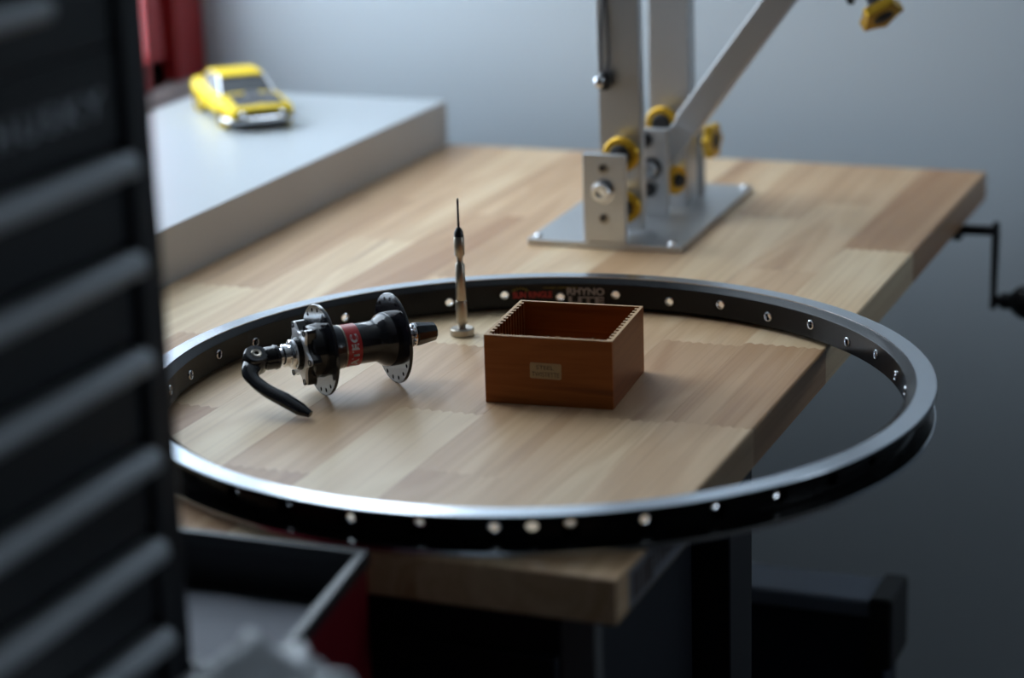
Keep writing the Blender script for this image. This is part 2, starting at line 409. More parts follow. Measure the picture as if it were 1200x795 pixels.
# crank
cr = BM(); tube(cr, [(.10, .76, -.0375), (.194, .76, -.0345)], .0052, 12); box(cr, (.152, .752, -.045), (.160, .768, -.030)); put(cr, Matrix.Translation(-BO))
crk = obj('crank', cr, m_deskleg, bench, smooth=True); crk['label'] = 'black hand crank'
b = BM(); tube(b, [(.1935, .76, -.026), (.1935, .76, -.040), (.1930, .76, -.100), (.1928, .76, -.1140)], [.0045, .0055, .0042, .0045], 10, flat=((1, 0, 0), .75)); put(b, Matrix.Translation(-BO)); obj('crank_arm', b, m_deskleg, crk, smooth=True)
b = BM(); lathe(b, [(0, 0), (.005, 0), (.0055, .006), (.0085, .008), (.0085, .018), (.012, .020), (.0165, .027), (.0175, .036), (.015, .046), (.008, .052), (0, .053)], 20, axis((.193, .76, -.106), (1, 0, .03)))
put(b, Matrix.Translation(-BO)); obj('crank_knob', b, m_rubber, crk, smooth=True)

# ---------------------------------------------------------------- bicycle rim
rim = empty('wheel_hoop', (0, 0, 0), 0, 'large black bicycle rim with silver edge, no spokes, lying flat and overhanging the desk', 'bicycle rim')
RO, RS, RI, RB, RW = .2862, .2722, .2652, .2716, .0272
HF0, HF1 = .0042, .0230                 # flat spoke bed between these heights
holes = [(86.2+10*k, .0122 if k % 2 == 0 else .0150, .0029) for k in range(36)]
VALVE = 86.2 - 155
def rim_cells(rr, rbig=None):
    cells = []
    for k in range(36):
        a, z, r = holes[k]; a = (a+360) % 360
        v = (VALVE+360) % 360; u0, u1 = a-5, a+5
        if abs((a+5)-v) < .1: u1 = v-1.5
        if abs((a-5)-v) < .1: u0 = v+1.5
        ra = math.degrees((rbig or r)/rr); cells.append((u0, u1, HF0, HF1, a, z if rbig is None else .0125, ra, rbig or r))
    cells.append((v-1.5, v+1.5, HF0, HF1, v, .0137, math.degrees(.0043/rr), .0043))
    return cells, v
def cyl(rr): return lambda u, z: (rr*cos(radians(u)), rr*sin(radians(u)), z)
b = BM()
cells, vv = rim_cells(RI); cellplate(b, cells, cyl(RI))
cells2, _ = rim_cells(RB, .0057); cellplate(b, cells2, cyl(RB))
us = sorted({round((c[0]+(c[1]-c[0])*i/8) % 360, 5) for c in cells for i in range(8)})
def band(b, prof, us=us, close=False):
    rows = [[b.verts.new((r*cos(radians(u)), r*sin(radians(u)), z)) for u in us] for r, z in prof]
    n = len(us)
    for A, B in list(zip(rows, rows[1:])) + ([(rows[-1], rows[0])] if close else []):
        for i in range(n): b.faces.new((A[i], A[(i+1) % n], B[(i+1) % n], B[i]))
t = .0014
band(b, [(RI, HF1), (RI+.0005, HF1+.0006), (RS-.0008, RW-.0012), (RS, RW-.0004)])     # upper chamfer
band(b, [(RI, HF0), (RI+.0005, HF0-.0006), (RS-.0008, .0012), (RS, .0004)])
band(b, [(RS, RW-.0006), (RO-.0010, RW-.0012), (RO+.0001, RW-.0013), (RO+.0001, RW-t-.0020), (RO-.0010, RW-t-.0028), (RB+.002, RW-t-.0028), (RB, RW-t-.004), (RB, HF1)])
band(b, [(RS, .0006), (RB, t), (RO-.0010, t), (RO-.0010, t+.0022), (RB+.002, t+.0022), (RB, t+.0035), (RB, HF0)])
bmesh.ops.remove_doubles(b, verts=b.verts[:], dist=1e-6)
rb = obj('rim_body', b, m_black_anod, rim, smooth=30)
# true cylinder normals on the pierced walls
nn = []
me = rb.data
for p in me.polygons:
    rr_ = [math.hypot(me.vertices[v].co.x, me.vertices[v].co.y) for v in p.vertices]
    for li in p.loop_indices:
        v = me.vertices[me.loops[li].vertex_index].co
        if max(abs(r-RI) for r in rr_) < 1e-5 or max(abs(r-RB) for r in rr_) < 1e-5:
            d = Vector((v.x, v.y, 0)).normalized(); 
            if d.dot(p.normal) < 0: d = -d
            nn.append(d)
        else: nn.append(Vector((0, 0, 0)))
me.normals_split_custom_set(nn)
# machined brake walls
US = [i*1.25 for i in range(288)]
b = BM(); band(b, [(RS, RW-.0004), (RS, RW+.0002), (RO-.0003, RW-.0002), (RO-.0001, RW-.0008), (RO-.0008, RW-.0010), (RS+.0006, RW-.0004)], US, True)
w_ = obj('brake_wall', b, m_alu, rim, smooth=30); w_['label'] = 'bare silver machined ring on the upper side'
b = BM(); band(b, [(RS, .0008), (RS+.0003, 0), (RO-.0018, 0), (RO-.0004, .0004), (RO, .0012), (RO-.0003, .0036), (RO-.0012, .0038), (RO-.0015, .0016), (RS+.0006, .0012)], US, True)
w_ = obj('brake_wall', b, m_alu, rim, smooth=30); w_['label'] = 'bare silver machined ring on the underside'
# eyelets
eb = BM(); lathe(eb, [(.0027, -.0010), (.0027, .0006), (.0030, .0011), (.0036, .0009), (.0040, .0001), (.0040, -.001)], 18, closed=True)
e0 = obj('eyelet', eb, m_chrome, rim, smooth=True)
for k, (a, z, r) in enumerate(holes):
    o = e0 if k == 0 else e0.copy()
    if k: COL.objects.link(o)
    A = radians(a); M = axis((RI*cos(A), RI*sin(A), z), (-cos(A), -sin(A), 0)); o.matrix_local = M
# decals wrapped on the inner face
def wrap_rim(bm, ang, z, name, m, lab=None):
    for v in bm.verts:
        a = radians(ang) - v.co.x/RI; r = RI - .0009
        v.co = Vector((r*cos(a), r*sin(a), z+v.co.y))
    o = obj(name, bm, m, rim); 
    if lab: o['label'] = lab
mmang = .001/RI*57.3
wrap_rim(fit(text_mesh('RHYNO', .01, bold=.0004), .0315, .0064), 101.6, .0170, 'lettering', m_rimprint, 'grey block lettering')
wrap_rim(fit(text_mesh('LITE', .01, bold=.0004), .0300, .0062), 101.5, .0095, 'lettering', m_rimprint, 'grey block lettering')
wrap_rim(fit(text_mesh('SUN RINGLE', .01, bold=.0003), .0325, .0056), 111.2, .0143, 'lettering', m_redprint, 'red block lettering')
wrap_rim(fit(text_mesh('WELDED COMPETITION', .01), .029, .0012), 106.2, .0200, 'lettering', m_yelprint, 'thin yellow line of print')
b = BM()
for k in range(7):
    a = radians(25+k*21.7); c_, s_ = cos(a), sin(a)
    q = [( -.008+.0055*c_-.0006*s_, -.0012+.0035*s_+.0004*c_), (-.008+.0085*c_-.0002*s_, -.0012+.0052*s_), (-.008+.0055*c_+.0006*s_, -.0012+.0035*s_-.0004*c_)]
    b.faces.new([b.verts.new((x, y, 0)) for x, y in q])
    box(b, (-.008+.0062*c_-.0005, -.0012+.0028*s_, -.00001), (-.008+.0062*c_+.0005, -.0012+.0040*s_, 0))
wrap_rim(b, 111.6, .0175, 'sun_rays', m_yelprint, 'yellow fan of rays above the red print')

# ---------------------------------------------------------------- wheel hub
hub = empty('bicycle_hub', (-.1643, -.0075, 0), 0, 'black bicycle front hub with red band and quick-release lever, resting on its flanges', 'wheel hub')
HA = math.atan2(.7460, .6659)
HM = Matrix.Translation((0, 0, .0342)) @ Matrix.Rotation(HA, 4, 'Z')
def hpart(name, bm, m, smooth=True, parent=hub, bevel=0):
    put(bm, HM); return obj(name, bm, m, parent, smooth=False if bevel else smooth, bevel=bevel)
def turned(prof, n=48):            # profile (r, x)
    return lathe(BM(), prof, n, AX)
shell = hpart('hub_shell', turned([(.0060, -.0125), (.0175, -.0125), (.0195, -.011), (.0200, -.004), (.0205, -.0016), (.0205, .002), (.0188, .0055), (.0172, .010), (.0164, .0135), (.0158, .0145), (.0156, .016), (.0156, .0280), (.0154, .029), (.0154, .0415), (.0165, .0440), (.0192, .0475), (.0205, .051), (.0208, .0560), (.0205, .0600), (.014, .062), (.0100, .064), (.0060, .064)], 64), m_gloss_black)
def flange(xc, r0=.0195, r1=.0338, n=18, rh=.0016, th=.0026):
    b = BM()
    for s, x in ((0, xc-th/2), (1, xc+th/2)):
        cells = [(k*360/n, (k+1)*360/n, r0, r1, (k+.5)*360/n, .0302, math.degrees(rh/.0302), rh) for k in range(n)]
        rings = cellplate(b, cells, lambda u, r, x=x: (x, r*cos(radians(u)), r*sin(radians(u))), 4, 3)
        if s == 0: first = rings
        else:
            for A, B in zip(first, rings):
                for i in range(len(A)): b.faces.new((A[i], A[(i+1) % len(A)], B[(i+1) % len(B)], B[i]))
    N = n*4
    def ring(r, x): return [b.verts.new((x, r*cos(2*pi*i/N), r*sin(2*pi*i/N))) for i in range(N)]
    R = [ring(r1, xc-th/2), ring(r1+.0006, xc-th/2+.0006), ring(r1+.0006, xc+th/2-.0006), ring(r1, xc+th/2)]
    for A, B in zip(R, R[1:]):
        for i in range(N): b.faces.new((A[i], A[(i+1) % N], B[(i+1) % N], B[i]))
    bmesh.ops.remove_doubles(b, verts=b.verts[:], dist=1e-6)
    return b
hpart('flange', flange(.000), m_gloss_black, smooth=30)
hpart('flange', flange(.0584), m_gloss_black, smooth=30)
# disc-brake mount with six lobes
def lobes(r_in, r_out, n=6, ph=0, m=72):
    P = []
    for i in range(m):
        a = 2*pi*i/m; q = (cos(n*(a-ph))+1)/2
        P.append(((r_in+(r_out-r_in)*q**2.2)*cos(a), (r_in+(r_out-r_in)*q**2.2)*sin(a)))
    return P
PH = radians(35)
hpart('rotor_mount', prism(BM(), lobes(.0165, .0245, ph=PH), -.0155, -.0085, AX), m_gloss_black, smooth=30)
b = BM(); P = lobes(.0162, .0242, ph=PH); n = len(P)
o1 = [b.verts.new((x, y, -.0175)) for x, y in P]; i1 = [b.verts.new((.0125*x/math.hypot(x, y), .0125*y/math.hypot(x, y), -.0175)) for x, y in P]
o2 = [b.verts.new((x, y, -.0155)) for x, y in P]; i2 = [b.verts.new((.0125*x/math.hypot(x, y), .0125*y/math.hypot(x, y), -.0155)) for x, y in P]
for i in range(n):
    j = (i+1) % n
    b.faces.new((o1[i], o1[j], i1[j], i1[i])); b.faces.new((o1[i], o2[i], o2[j], o1[j])); b.faces.new((i1[i], i1[j], i2[j], i2[i])); b.faces.new((o2[i], i2[i], i2[j], o2[j]))
put(b, AX); face = hpart('rotor_face', b, m_satin_bright, smooth=30); face['label'] = 'polished silver six-lobed face'
for k in range(6):
    a = PH+k*pi/3
    b = lathe(BM(), [(0, -.0172), (.0016, -.0172), (.0016, -.0180), (.0024, -.0180), (.0024, -.0170)], 14, AX @ Matrix.Translation((.0218*cos(a), .0218*sin(a), 0)))
    hpart('bolt_hole', b, m_rubber, parent=face)
hpart('bearing_seal', turned([(.0060, -.0150), (.0124, -.0155), (.0124, -.0190), (.0112, -.0205), (.0070, -.0205)]), m_black_anod)
hpart('lock_nut', turned([(.005, -.0205), (.0105, -.0205), (.0112, -.0215), (.0112, -.0238), (.0095, -.0250), (.0075, -.0252), (.0070, -.0265), (.0085, -.0270), (.0085, -.0300), (.0070, -.0312), (.0035, -.0315)], 40), m_chrome)
hpart('axle_tip', turned([(0, -.0250), (.0042, -.0255), (.0050, -.0330), (.0030, -.0345), (0, -.0345)], 24), m_chrome)
b = BM(); sp = []
for i in range(90):
    a = 2*pi*i/18; sp.append((-.0300-.0045*i/90, (.0045+.0022*(i/90))*cos(a), (.0045+.0022*(i/90))*sin(a)))
tube(b, sp, .0006, 6); hpart('spring', b, m_chrome)
cam_b = hpart('cam_housing', turned([(0, -.0330), (.0070, -.0330), (.0088, -.0342), (.0092, -.0365), (.0086, -.0375), (.0086, -.0435), (.0075, -.0450), (0, -.0452)], 36), m_gloss_black)
b = BM(); nl = Vector((0, -.5, .86)).normalized()
lathe(b, [(0, -.0075), (.0080, -.0075), (.0092, -.0060), (.0094, 0), (.0092, .0060), (.0080, .0076), (.0042, .0078), (.0040, .0062), (0, .0062)], 32, axis((-.0515, 0, 0), nl))
lever_head = hpart('lever_head', b, m_gloss_black)
b = BM(); lathe(b, [(.0018, .0060), (.0018, .0080), (.0034, .0084), (.0040, .0078), (.0040, .0060)], 20, axis((-.0515, 0, 0), nl), closed=True)
hpart('pivot_pin', b, m_steel, parent=lever_head)
pth = spline([(-.0515, 0, 0), (-.0590, -.0090, -.0052), (-.0590, -.0165, -.0095), (-.0530, -.0272, -.0158), (-.0440, -.0368, -.0214), (-.0365, -.0465, -.0268), (-.0310, -.0530, -.0301)], 6)
ks = [.0078, .0066, .0052, .0056, .0062, .0056, .0030]; rr = []
for i in range(len(pth)):
    u = i/6; k = min(int(u), 5); rr.append(ks[k]+(ks[k+1]-ks[k])*(u-k))
b = BM(); tube(b, pth, rr, 16, flat=(nl, .72)); hpart('lever', b, m_gloss_black)['label'] = 'black curved lever'
# far end
hpart('cone_nut', turned([(.004, .0635), (.0085, .0640), (.0085, .0668), (.0060, .0680), (.0045, .0690), (.0045, .0740), (0, .0740)], 30), m_chrome)
b = BM(); n = 28
pr = [(.0092, .0738, 1), (.0092, .0752, 1)]
lathe(b, [(0, .0735), (.0060, .0735), (.0088, .0742), (.0088, .0752), (.0055, .0754), (0, .0754)], 28, AX)
for k in range(14):
    a = 2*pi*k/14; box(b, (.0728, .0055, -.0007), (.0740, .0088, .0007), Matrix.Rotation(a, 4, 'X'))
hpart('serrated_washer', b, m_chrome, smooth=30)
b = lathe(BM(), [(0, .0752), (.0082, .0752), (.0094, .0762), (.0092, .0790), (.0072, .0915), (.0058, .0932), (0, .0934)], 10, AX)
hpart('end_nut', b, m_gloss_black, bevel=.0012)
# red band with letters
band_o = hpart('red_band', turned([(.0157, .0160), (.0159, .0160), (.0159, .0272), (.0157, .0272)], 64), m_band)
hpart('trim_ring', turned([(.0157, .0145), (.0163, .0148), (.0163, .0156), (.0157, .0159)], 64), m_steel)
b = fit(text_mesh('NOVATEC', .006, bold=.0003, spacing=1.25), .0510, .0062)
# wrap: text x runs round the shell upwards on the camera's side, letter tops point to the lever end
for v in b.verts:
    a0 = .0160; ang = radians(-134) - (v.co.x)/a0; x = .0216 - v.co.y
    v.co = Vector((x, -a0*sin(ang-radians(90)) * -1 if False else a0*cos(ang), a0*sin(ang)))
hpart('lettering', b, m_print, parent=band_o, smooth=False)['label'] = 'silver letters'

# ---------------------------------------------------------------- precision screwdriver
sd = empty('precision_screwdriver', (-.1251, .1660, 0), 0, 'slim steel precision screwdriver standing upright on its round cap', 'screwdriver')
b = lathe(BM(), [(0, .0825), (.0011, .0825), (.0008, .1060), (.0009, .1100), (.0006, .1125), (0, .1125)], 16); obj('blade', b, m_darksteel, sd, smooth=True)
b = lathe(BM(), [(0, .0815), (.0040, .0815), (.0036, .0850), (.0022, .0880), (.0013, .0890), (0, .0890)], 24); obj('collar', b, m_darksteel, sd, smooth=True)
b = lathe(BM(), [(0, .0655), (.0034, .0655), (.0042, .0665), (.0042, .0810), (.0036, .0818), (0, .0818)], 32); obj('chuck', b, m_steel, sd, smooth=True)
b = lathe(BM(), [(0, .0285), (.0036, .0285), (.0042, .0295), (.0040, .0450), (.0038, .0585), (.0026, .0600), (.0024, .0625), (.0030, .0655), (0, .0655)], 32); obj('shaft', b, m_steel, sd, smooth=True)
b = lathe(BM(), [(0, .0045), (.0030, .0050), (.0028, .0075), (.0046, .0110), (.0048, .0275), (.0044, .0287), (.0036, .0287), (0, .0285)], 32); gp = obj('grip', b, m_steel, sd, smooth=True)
b = lathe(BM(), [(0, 0), (.0088, 0), (.0096, .0008), (.0096, .0052), (.0088, .0060), (.0040, .0056), (0, .0056)], 40); obj('cap', b, m_steel, sd, smooth=True)

# ---------------------------------------------------------------- open wooden box
wb = empty('wooden_box', (-.0402, .0085, 0), radians(5.2), 'small open reddish wooden box with slotted inner sides and a tan label', 'box')
BW, BD, BH, T1, T2 = .0960, .0960, .0510, .0028, .0048
b = box(BM(), (0, 0, 0), (BW, T1, BH)); fp = obj('front_panel', b, m_box, wb, bevel=.0004)
b = box(BM(), (0, BD-T1, 0), (BW, BD, BH)); obj('back_panel', b, m_box, wb, bevel=.0004)
b = box(BM(), (T2, T1, .001), (BW-T2, BD-T1, .004)); obj('base_panel', b, m_box, wb)
def side(x0, s):
    P = [(x0, T1)]; n = 13; y0, y1 = T1, BD-T1; p = (y1-y0)/n
    Q = []
    for i in range(n):
        a = y0+p*i
        Q += [(T2, a), (T2, a+p*.45), (T2-.0026, a+p*.45), (T2-.0026, a+p)]
    Q = [(0, y0)] + [(0, y1)][:0] + Q
    pts = [(0, y0)] + Q[1:] + [(0, y1)]
    pts = [(x0+s*x, y) for x, y in pts]
    out = []
    for q in pts:
        if not out or (abs(q[0]-out[-1][0]) > 1e-6 or abs(q[1]-out[-1][1]) > 1e-6): out.append(q)
    return out
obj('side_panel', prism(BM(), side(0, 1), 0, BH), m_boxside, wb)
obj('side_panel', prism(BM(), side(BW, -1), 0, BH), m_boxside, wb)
# worn top edges: thin pale strips, the light they catch painted in
for nm, P in (('top_edge', side(0, 1)), ('top_edge', side(BW, -1))):
    obj(nm, prism(BM(), P, BH, BH+.0004), m_boxedge, wb)
obj('top_edge', box(BM(), (.0002, .0002, BH), (BW-.0002, T1, BH+.0004)), m_boxedge, wb)
obj('top_edge', box(BM(), (.0002, BD-T1, BH), (BW-.0002, BD-.0002, BH+.0004)), m_boxedge, wb)
b = BM(); r3 = random.Random(7)
for x in (.012, .047, .0535, .0555, .063, .072, .0805):
    obj('splinter', box(BM(), (x, T1-.0008, BH-.0005), (x+.0010+.0008*r3.random(), T1+.0004, BH+.0007+.0006*r3.random())), m_boxedge, wb)
b = BM(); pts = []
def rrect(w, h, r, n=5):
    P = []
    for cx, cy, a0 in ((w/2-r, h/2-r, 0), (-w/2+r, h/2-r, 90), (-w/2+r, -h/2+r, 180), (w/2-r, -h/2+r, 270)):
        for i in range(n+1):
            a = radians(a0+90*i/n); P.append((cx+r*cos(a), cy+r*sin(a)))
    return P
LM = Matrix.Translation((.0462, -.0001, .0265)) @ Matrix.Rotation(radians(90), 4, 'X') @ Matrix.Rotation(radians(-.8), 4, 'Z')
lb = obj('label', prism(b, rrect(.0235, .0118, .0012), 0, .0003, LM), m_tape, wb)
b = put(fit(text_mesh('STEEL', .004), .0130, .0030), LM @ Matrix.Translation((-.0005, .0026, .0004))); obj('lettering', b, m_ink, lb)
b = put(fit(text_mesh('TWISTETTE', .004), .0205, .0034), LM @ Matrix.Translation((0, -.0026, .0004))); obj('lettering', b, m_ink, lb)

# ---------------------------------------------------------------- truing stand
ts = empty('truing_stand', (-.110, .590, 0), 0, 'silver aluminium bicycle wheel truing stand with gold knobs and a slanting arm', 'truing stand')
TO = Matrix.Translation((.110, -.590, 0))
def tpart(name, bm, m, parent=ts, **k): put(bm, TO); return obj(name, bm, m, parent, **k)
PL = Matrix.Translation((-.1830, .4575, 0)) @ Matrix.Rotation(radians(1.5), 4, 'Z')
b = BM(); prism(b, [(0, 0), (.147, 0), (.147, .261), (0, .261)], 0, .0062, PL); tpart('base_plate', b, m_satin, bevel=.0009)
for x, y in ((-.1750, .468), (-.0455, .4685), (-.0480, .7095), (-.178, .706)):
    b = lathe(BM(), [(0, .0055), (.0042, .0055), (.0042, .0078), (.0030, .0090), (.0016, .0090), (.0014, .0078), (0, .0078)], 18, Matrix.Translation((x, y, 0))); tpart('screw', b, m_chrome, smooth=True)
# brackets: plates standing across
def bracket(x0, x1, y0, y1, z1, name='bracket'):
    return tpart(name, box(BM(), (x0, y0, .0062), (x1, y1, z1)), m_satin, bevel=.0012)
brA = bracket(-.1278, -.0872, .4585, .4665, .0885)
brB = bracket(-.1240, -.0840, .5720, .5790, .0905)
brC = bracket(-.1180, -.0785, .6150, .6215, .0940)
brD = bracket(-.1160, -.0765, .6640, .6710, .0745)
def bolt(name, loc, r, h, m, parent, d=(0, -1, 0), socket=True, washer=0):
    b = BM(); M = axis(loc, d)
    if washer: lathe(b, [(0, 0), (washer, 0), (washer, .0012), (0, .0012)], 24, M)
    lathe(b, [(0, 0), (r, 0), (r, h*.75), (r*.85, h), (r*.5, h), (r*.42, h*.45), (0, h*.45)], 24, M)
    return tpart(name, b, m, parent, smooth=True)
bolt('bolt', (-.1085, .4585, .0545), .0095, .0080, m_chrome, brA, washer=.0112)
for z in (.0755, .0290):
    b = lathe(BM(), [(0, .0004), (.0030, .0004), (.0036, .0012), (.0046, .0010), (.0050, 0)], 20, axis((-.1078, .4585, z), (0, -1, 0))); tpart('counterbore', b, m_steel, brA, smooth=True)
    b = lathe(BM(), [(0, .0012), (.0026, .0012), (.0030, .0004)], 16, axis((-.1085, .4584, z+.0006), (0, -1, 0))); tpart('counterbore_pit', b, m_rubber, brA, smooth=True)
b = lathe(BM(), [(0, 0), (.0105, 0), (.0105, .0012), (0, .0012)], 24, axis((-.1000, .5720, .0525), (0, -1, 0))); tpart('washer', b, m_darksteel, brB)
bolt('bolt', (-.1000, .5708, .0525), .0080, .0085, m_chrome, brB)
bolt('bolt', (-.1020, .5720, .0320), .0068, .0060, m_darksteel, brB)
bolt('bolt', (-.1060, .5720, .0790), .0068, .0060, m_darksteel, brB)
# uprights: hollow channels
def channel(name, x0, x1, y0, y1, z0, z1, lean=0):
    w = .0026; P = [(x0, y0), (x1, y0), (x1, y1), (x1-w, y1), (x1-w, y0+w), (x0+w, y0+w), (x0+w, y1), (x0, y1)]
    b = BM(); prism(b, P, z0, z1)
    for v in b.verts: v.co.x += lean*(v.co.z-z0)
    return tpart(name, b, m_satin, bevel=.0007)
up1 = channel('upright', -.1240, -.0840, .4985, .5110, .0095, .42, -.012); up1['label'] = 'front upright with hanging cord'
up2 = channel('upright', -.1180, -.0780, .6230, .6450, .0095, .44, -.004)
# gold rollers on the pivots between bracket and upright
def roller(name, loc, R, w, d, parent=ts, core=.62):
    b = lathe(BM(), [(R*core, -w/2), (R*.93, -w/2), (R, -w/2+.0012), (R*.90, 0), (R, w/2-.0012), (R*.93, w/2), (R*core, w/2)], 36, axis(loc, d), closed=True)
    g = tpart(name, b, m_gold, parent, smooth=True)
    b = lathe(BM(), [(0, -w/2-.0030), (R*core*.8, -w/2-.0030), (R*core, -w/2), (R*core, w/2), (R*core*.8, w/2+.0050), (0, w/2+.0050)], 30, axis(loc, d))
    tpart('spacer', b, m_rubber, g, smooth=True); return g
roller('gold_collar', (-.0990, .4830, .0835), .0165, .0075, (0, -1, 0))
roller('gold_collar', (-.0965, .4830, .0350), .0150, .0075, (0, -1, 0))
b = BM(); tube(b, [(-.0985, .4660, .0835), (-.0985, .4990, .0835)], .0060, 14); tpart('pivot_pin', b, m_rubber, smooth=True)
b = BM(); tube(b, [(-.0965, .4660, .0350), (-.0965, .4990, .0350)], .0060, 14); tpart('pivot_pin', b, m_rubber, smooth=True)
roller('gold_collar', (-.0985, .6020, .0900), .0160, .0070, (0, -1, 0))
roller('gold_collar', (-.0860, .6040, .0350), .0140, .0060, (1, -.4, 0), core=.5)
# slanting arm: rounded foot at the pivot then a long tube
PV = Vector((-.1010, .590, .0510)); D = Vector((.0862, 0, .1160)).normalized(); S = Vector((D.z, 0, -D.x))
b = BM(); P = []
for i in range(13):
    a = radians(90+180*i/12); P.append((.0115*cos(a), .0115*sin(a)))
P += [(.062, -.0115), (.062, .0115)]
fm = frame(PV+Vector((0, .010, 0)), D, (0, 1, 0), S) 
fm = frame(PV+Vector((0, .006, 0)), D, -S, Vector((0, -1, 0)))
prism(b, P, -.004, .004, fm); foot = tpart('arm_foot', b, m_satin, bevel=.0008)
bolt('bolt', (PV.x, .588, PV.z), .0075, .0050, m_chrome, foot)
b = BM(); prism(b, [(.050, -.0128), (.44, -.0128), (.44, .0128), (.050, .0128)], -.0085, .0095, fm); arm = tpart('arm', b, m_satin, bevel=.0012); arm['label'] = 'long slanting arm'
# star knobs
def star(name, loc, R, w, d, parent=ts, lob=6, spin=0):
    b = BM(); prism(b, lobes(R*.80, R, lob, spin, 60), -w/2, w/2, axis(loc, d)); k = tpart(name, b, m_gold, parent, bevel=.0012)
    b = lathe(BM(), [(0, -w/2-.009), (R*.30, -w/2-.009), (R*.45, -w/2), (R*.45, w/2), (R*.30, w/2+.001), (0, w/2+.001)], 24, axis(loc, d)); tpart('knob_core', b, m_rubber, k, smooth=True)
    return k
star('star_knob', (-.0690, .6680, .0615), .0185, .0085, (1, -.1, 0))
b = BM(); tube(b, [(-.0790, .6675, .0615), (-.0690, .6680, .0615)], .0045, 12); tpart('pivot_pin', b, m_steel, smooth=True)
# upper adjuster on the side arm: knob pointing down and right
KL = Vector((.1120, .600, .2010)); KD = Vector((.50, -.35, -.62)).normalized()
star('star_knob', KL, .0215, .0100, KD, lob=5, spin=.4)
b = BM(); tube(b, [KL - KD*.050, KL - KD*.004], .0052, 14); tpart('adjuster_screw', b, m_rubber, smooth=True)
b = BM(); box(b, (.030, .590, .238), (.120, .612, .256)); tpart('caliper_arm', b, m_satin, bevel=.001)
b = BM(); tube(b, [(.078, .600, .244), (.0838, .600, .2155), (.0842, .600, .2090)], [.004, .005, .003], 12); tpart('caliper_tip', b, m_rubber, smooth=True)
# cord looped over the front upright, with a bead
cx, cy = -.1190, .4970
cord = BM()
tube(cord, spline([(-.1165, cy+.0005, .300), (-.1178, cy, .235), (-.1214, cy-.0005, .192), (-.1222, cy-.0010, .168), (-.1204, cy-.002, .155)], 5), .00085, 8)
tube(cord, spline([(-.1165, cy+.0005, .300), (-.1168, cy, .235), (-.1148, cy-.0005, .192), (-.1138, cy-.0010, .168), (-.1165, cy-.002, .155)], 5), .00085, 8)
co = tpart('cord', cord, m_cord, up1, smooth=True)
b = lathe(BM(), [(0, -.0085), (.0040, -.0080), (.0066, -.0045), (.0070, 0), (.0058, .0050), (.0030, .0085), (0, .0090)], 22, Matrix.Translation((-.1172, cy-.0045, .1490))); tpart('cord_lock', b, m_rubber, up1, smooth=True)
b = lathe(BM(), [(0, -.0062), (.0044, -.0046), (.0060, 0), (.0044, .0046), (0, .0062)], 20, Matrix.Translation((-.1204, cy-.0080, .1490))); tpart('bead', b, m_chrome, up1, smooth=True)

# ---------------------------------------------------------------- toy car
CARM = (-.6230, .7320, .0497)
car = empty('toy_car', CARM, radians(-48), 'yellow toy muscle car with a matt black hood, parked on the white sill', 'toy car')
car.scale = (1.16, 1.22, 1.10)
# local: +x forward, y left, origin under centre
SEC = [ # x, half width at belt, z low, z belt, z deck, deck half width
 (-.080, .0245, .0165, .0240, .0262, .0215), (-.076, .0285, .0120, .0245, .0290, .0250), (-.060, .0300, .0085, .0240, .0305, .0255),
 (-.040, .0305, .0075, .0235, .0305, .0250), (-.020, .0298, .0072, .0228, .0282, .0255), (.010, .0296, .0072, .0224, .0272, .0258),
 (.030, .0300, .0072, .0222, .0268, .0258), (.050, .0300, .0080, .0220, .0262, .0255), (.068, .0296, .0090, .0215, .0250, .0250), (.078, .0285, .0110, .0205, .0238, .0240), (.082, .0265, .0125, .0190, .0215, .0225)]
b = BM(); rows = []
for x, hw, zl, zb, zd, dw in SEC:
    P = [(-hw*.86, zl), (-hw*.98, zl+.004), (-hw, zb-.003), (-hw*.985, zb), (-dw, zd), (-dw*.5, zd+.0010), (0, zd+.0013), (dw*.5, zd+.0010), (dw, zd), (hw*.985, zb), (hw, zb-.003), (hw*.98, zl+.004), (hw*.86, zl)]
    rows.append([b.verts.new((x, y, z)) for y, z in P])
n = len(rows[0])
for A, B in zip(rows, rows[1:]):
    for i in range(n): b.faces.new((A[i], A[(i+1) % n], B[(i+1) % n], B[i]))
b.faces.new(rows[0]); b.faces.new(rows[-1][::-1])
obj('body', b, m_yellow, car, smooth=35)
def hull(secs):
    b = BM(); R = []
    for x, hw0, z0, hw1, z1 in secs: R.append([b.verts.new(q) for q in ((x, -hw0, z0), (x, -hw1, z1), (x, hw1, z1), (x, hw0, z0))])
    for A, B in zip(R, R[1:]):
        for i in range(4): b.faces.new((A[i], A[(i+1) % 4], B[(i+1) % 4], B[i]))
    b.faces.new(R[0]); b.faces.new(R[-1][::-1]); return b
obj('cabin_glass', hull([(-.058, .0225, .0290, .0215, .0295), (-.036, .0242, .0285, .0196, .0418), (.004, .0246, .0275, .0198, .0425), (.026, .0242, .0262, .0232, .0270)]), m_glass_dark, car, smooth=30, bevel=.0008)
obj('roof', hull([(-.060, .0232, .0285, .0215, .0298), (-.040, .0205, .0400, .0200, .0428), (-.020, .0205, .0424, .0190, .0446), (.000, .0203, .0424, .0190, .0444), (.0075, .0198, .0412, .0190, .0428)]), m_yellow, car, bevel=.0008)
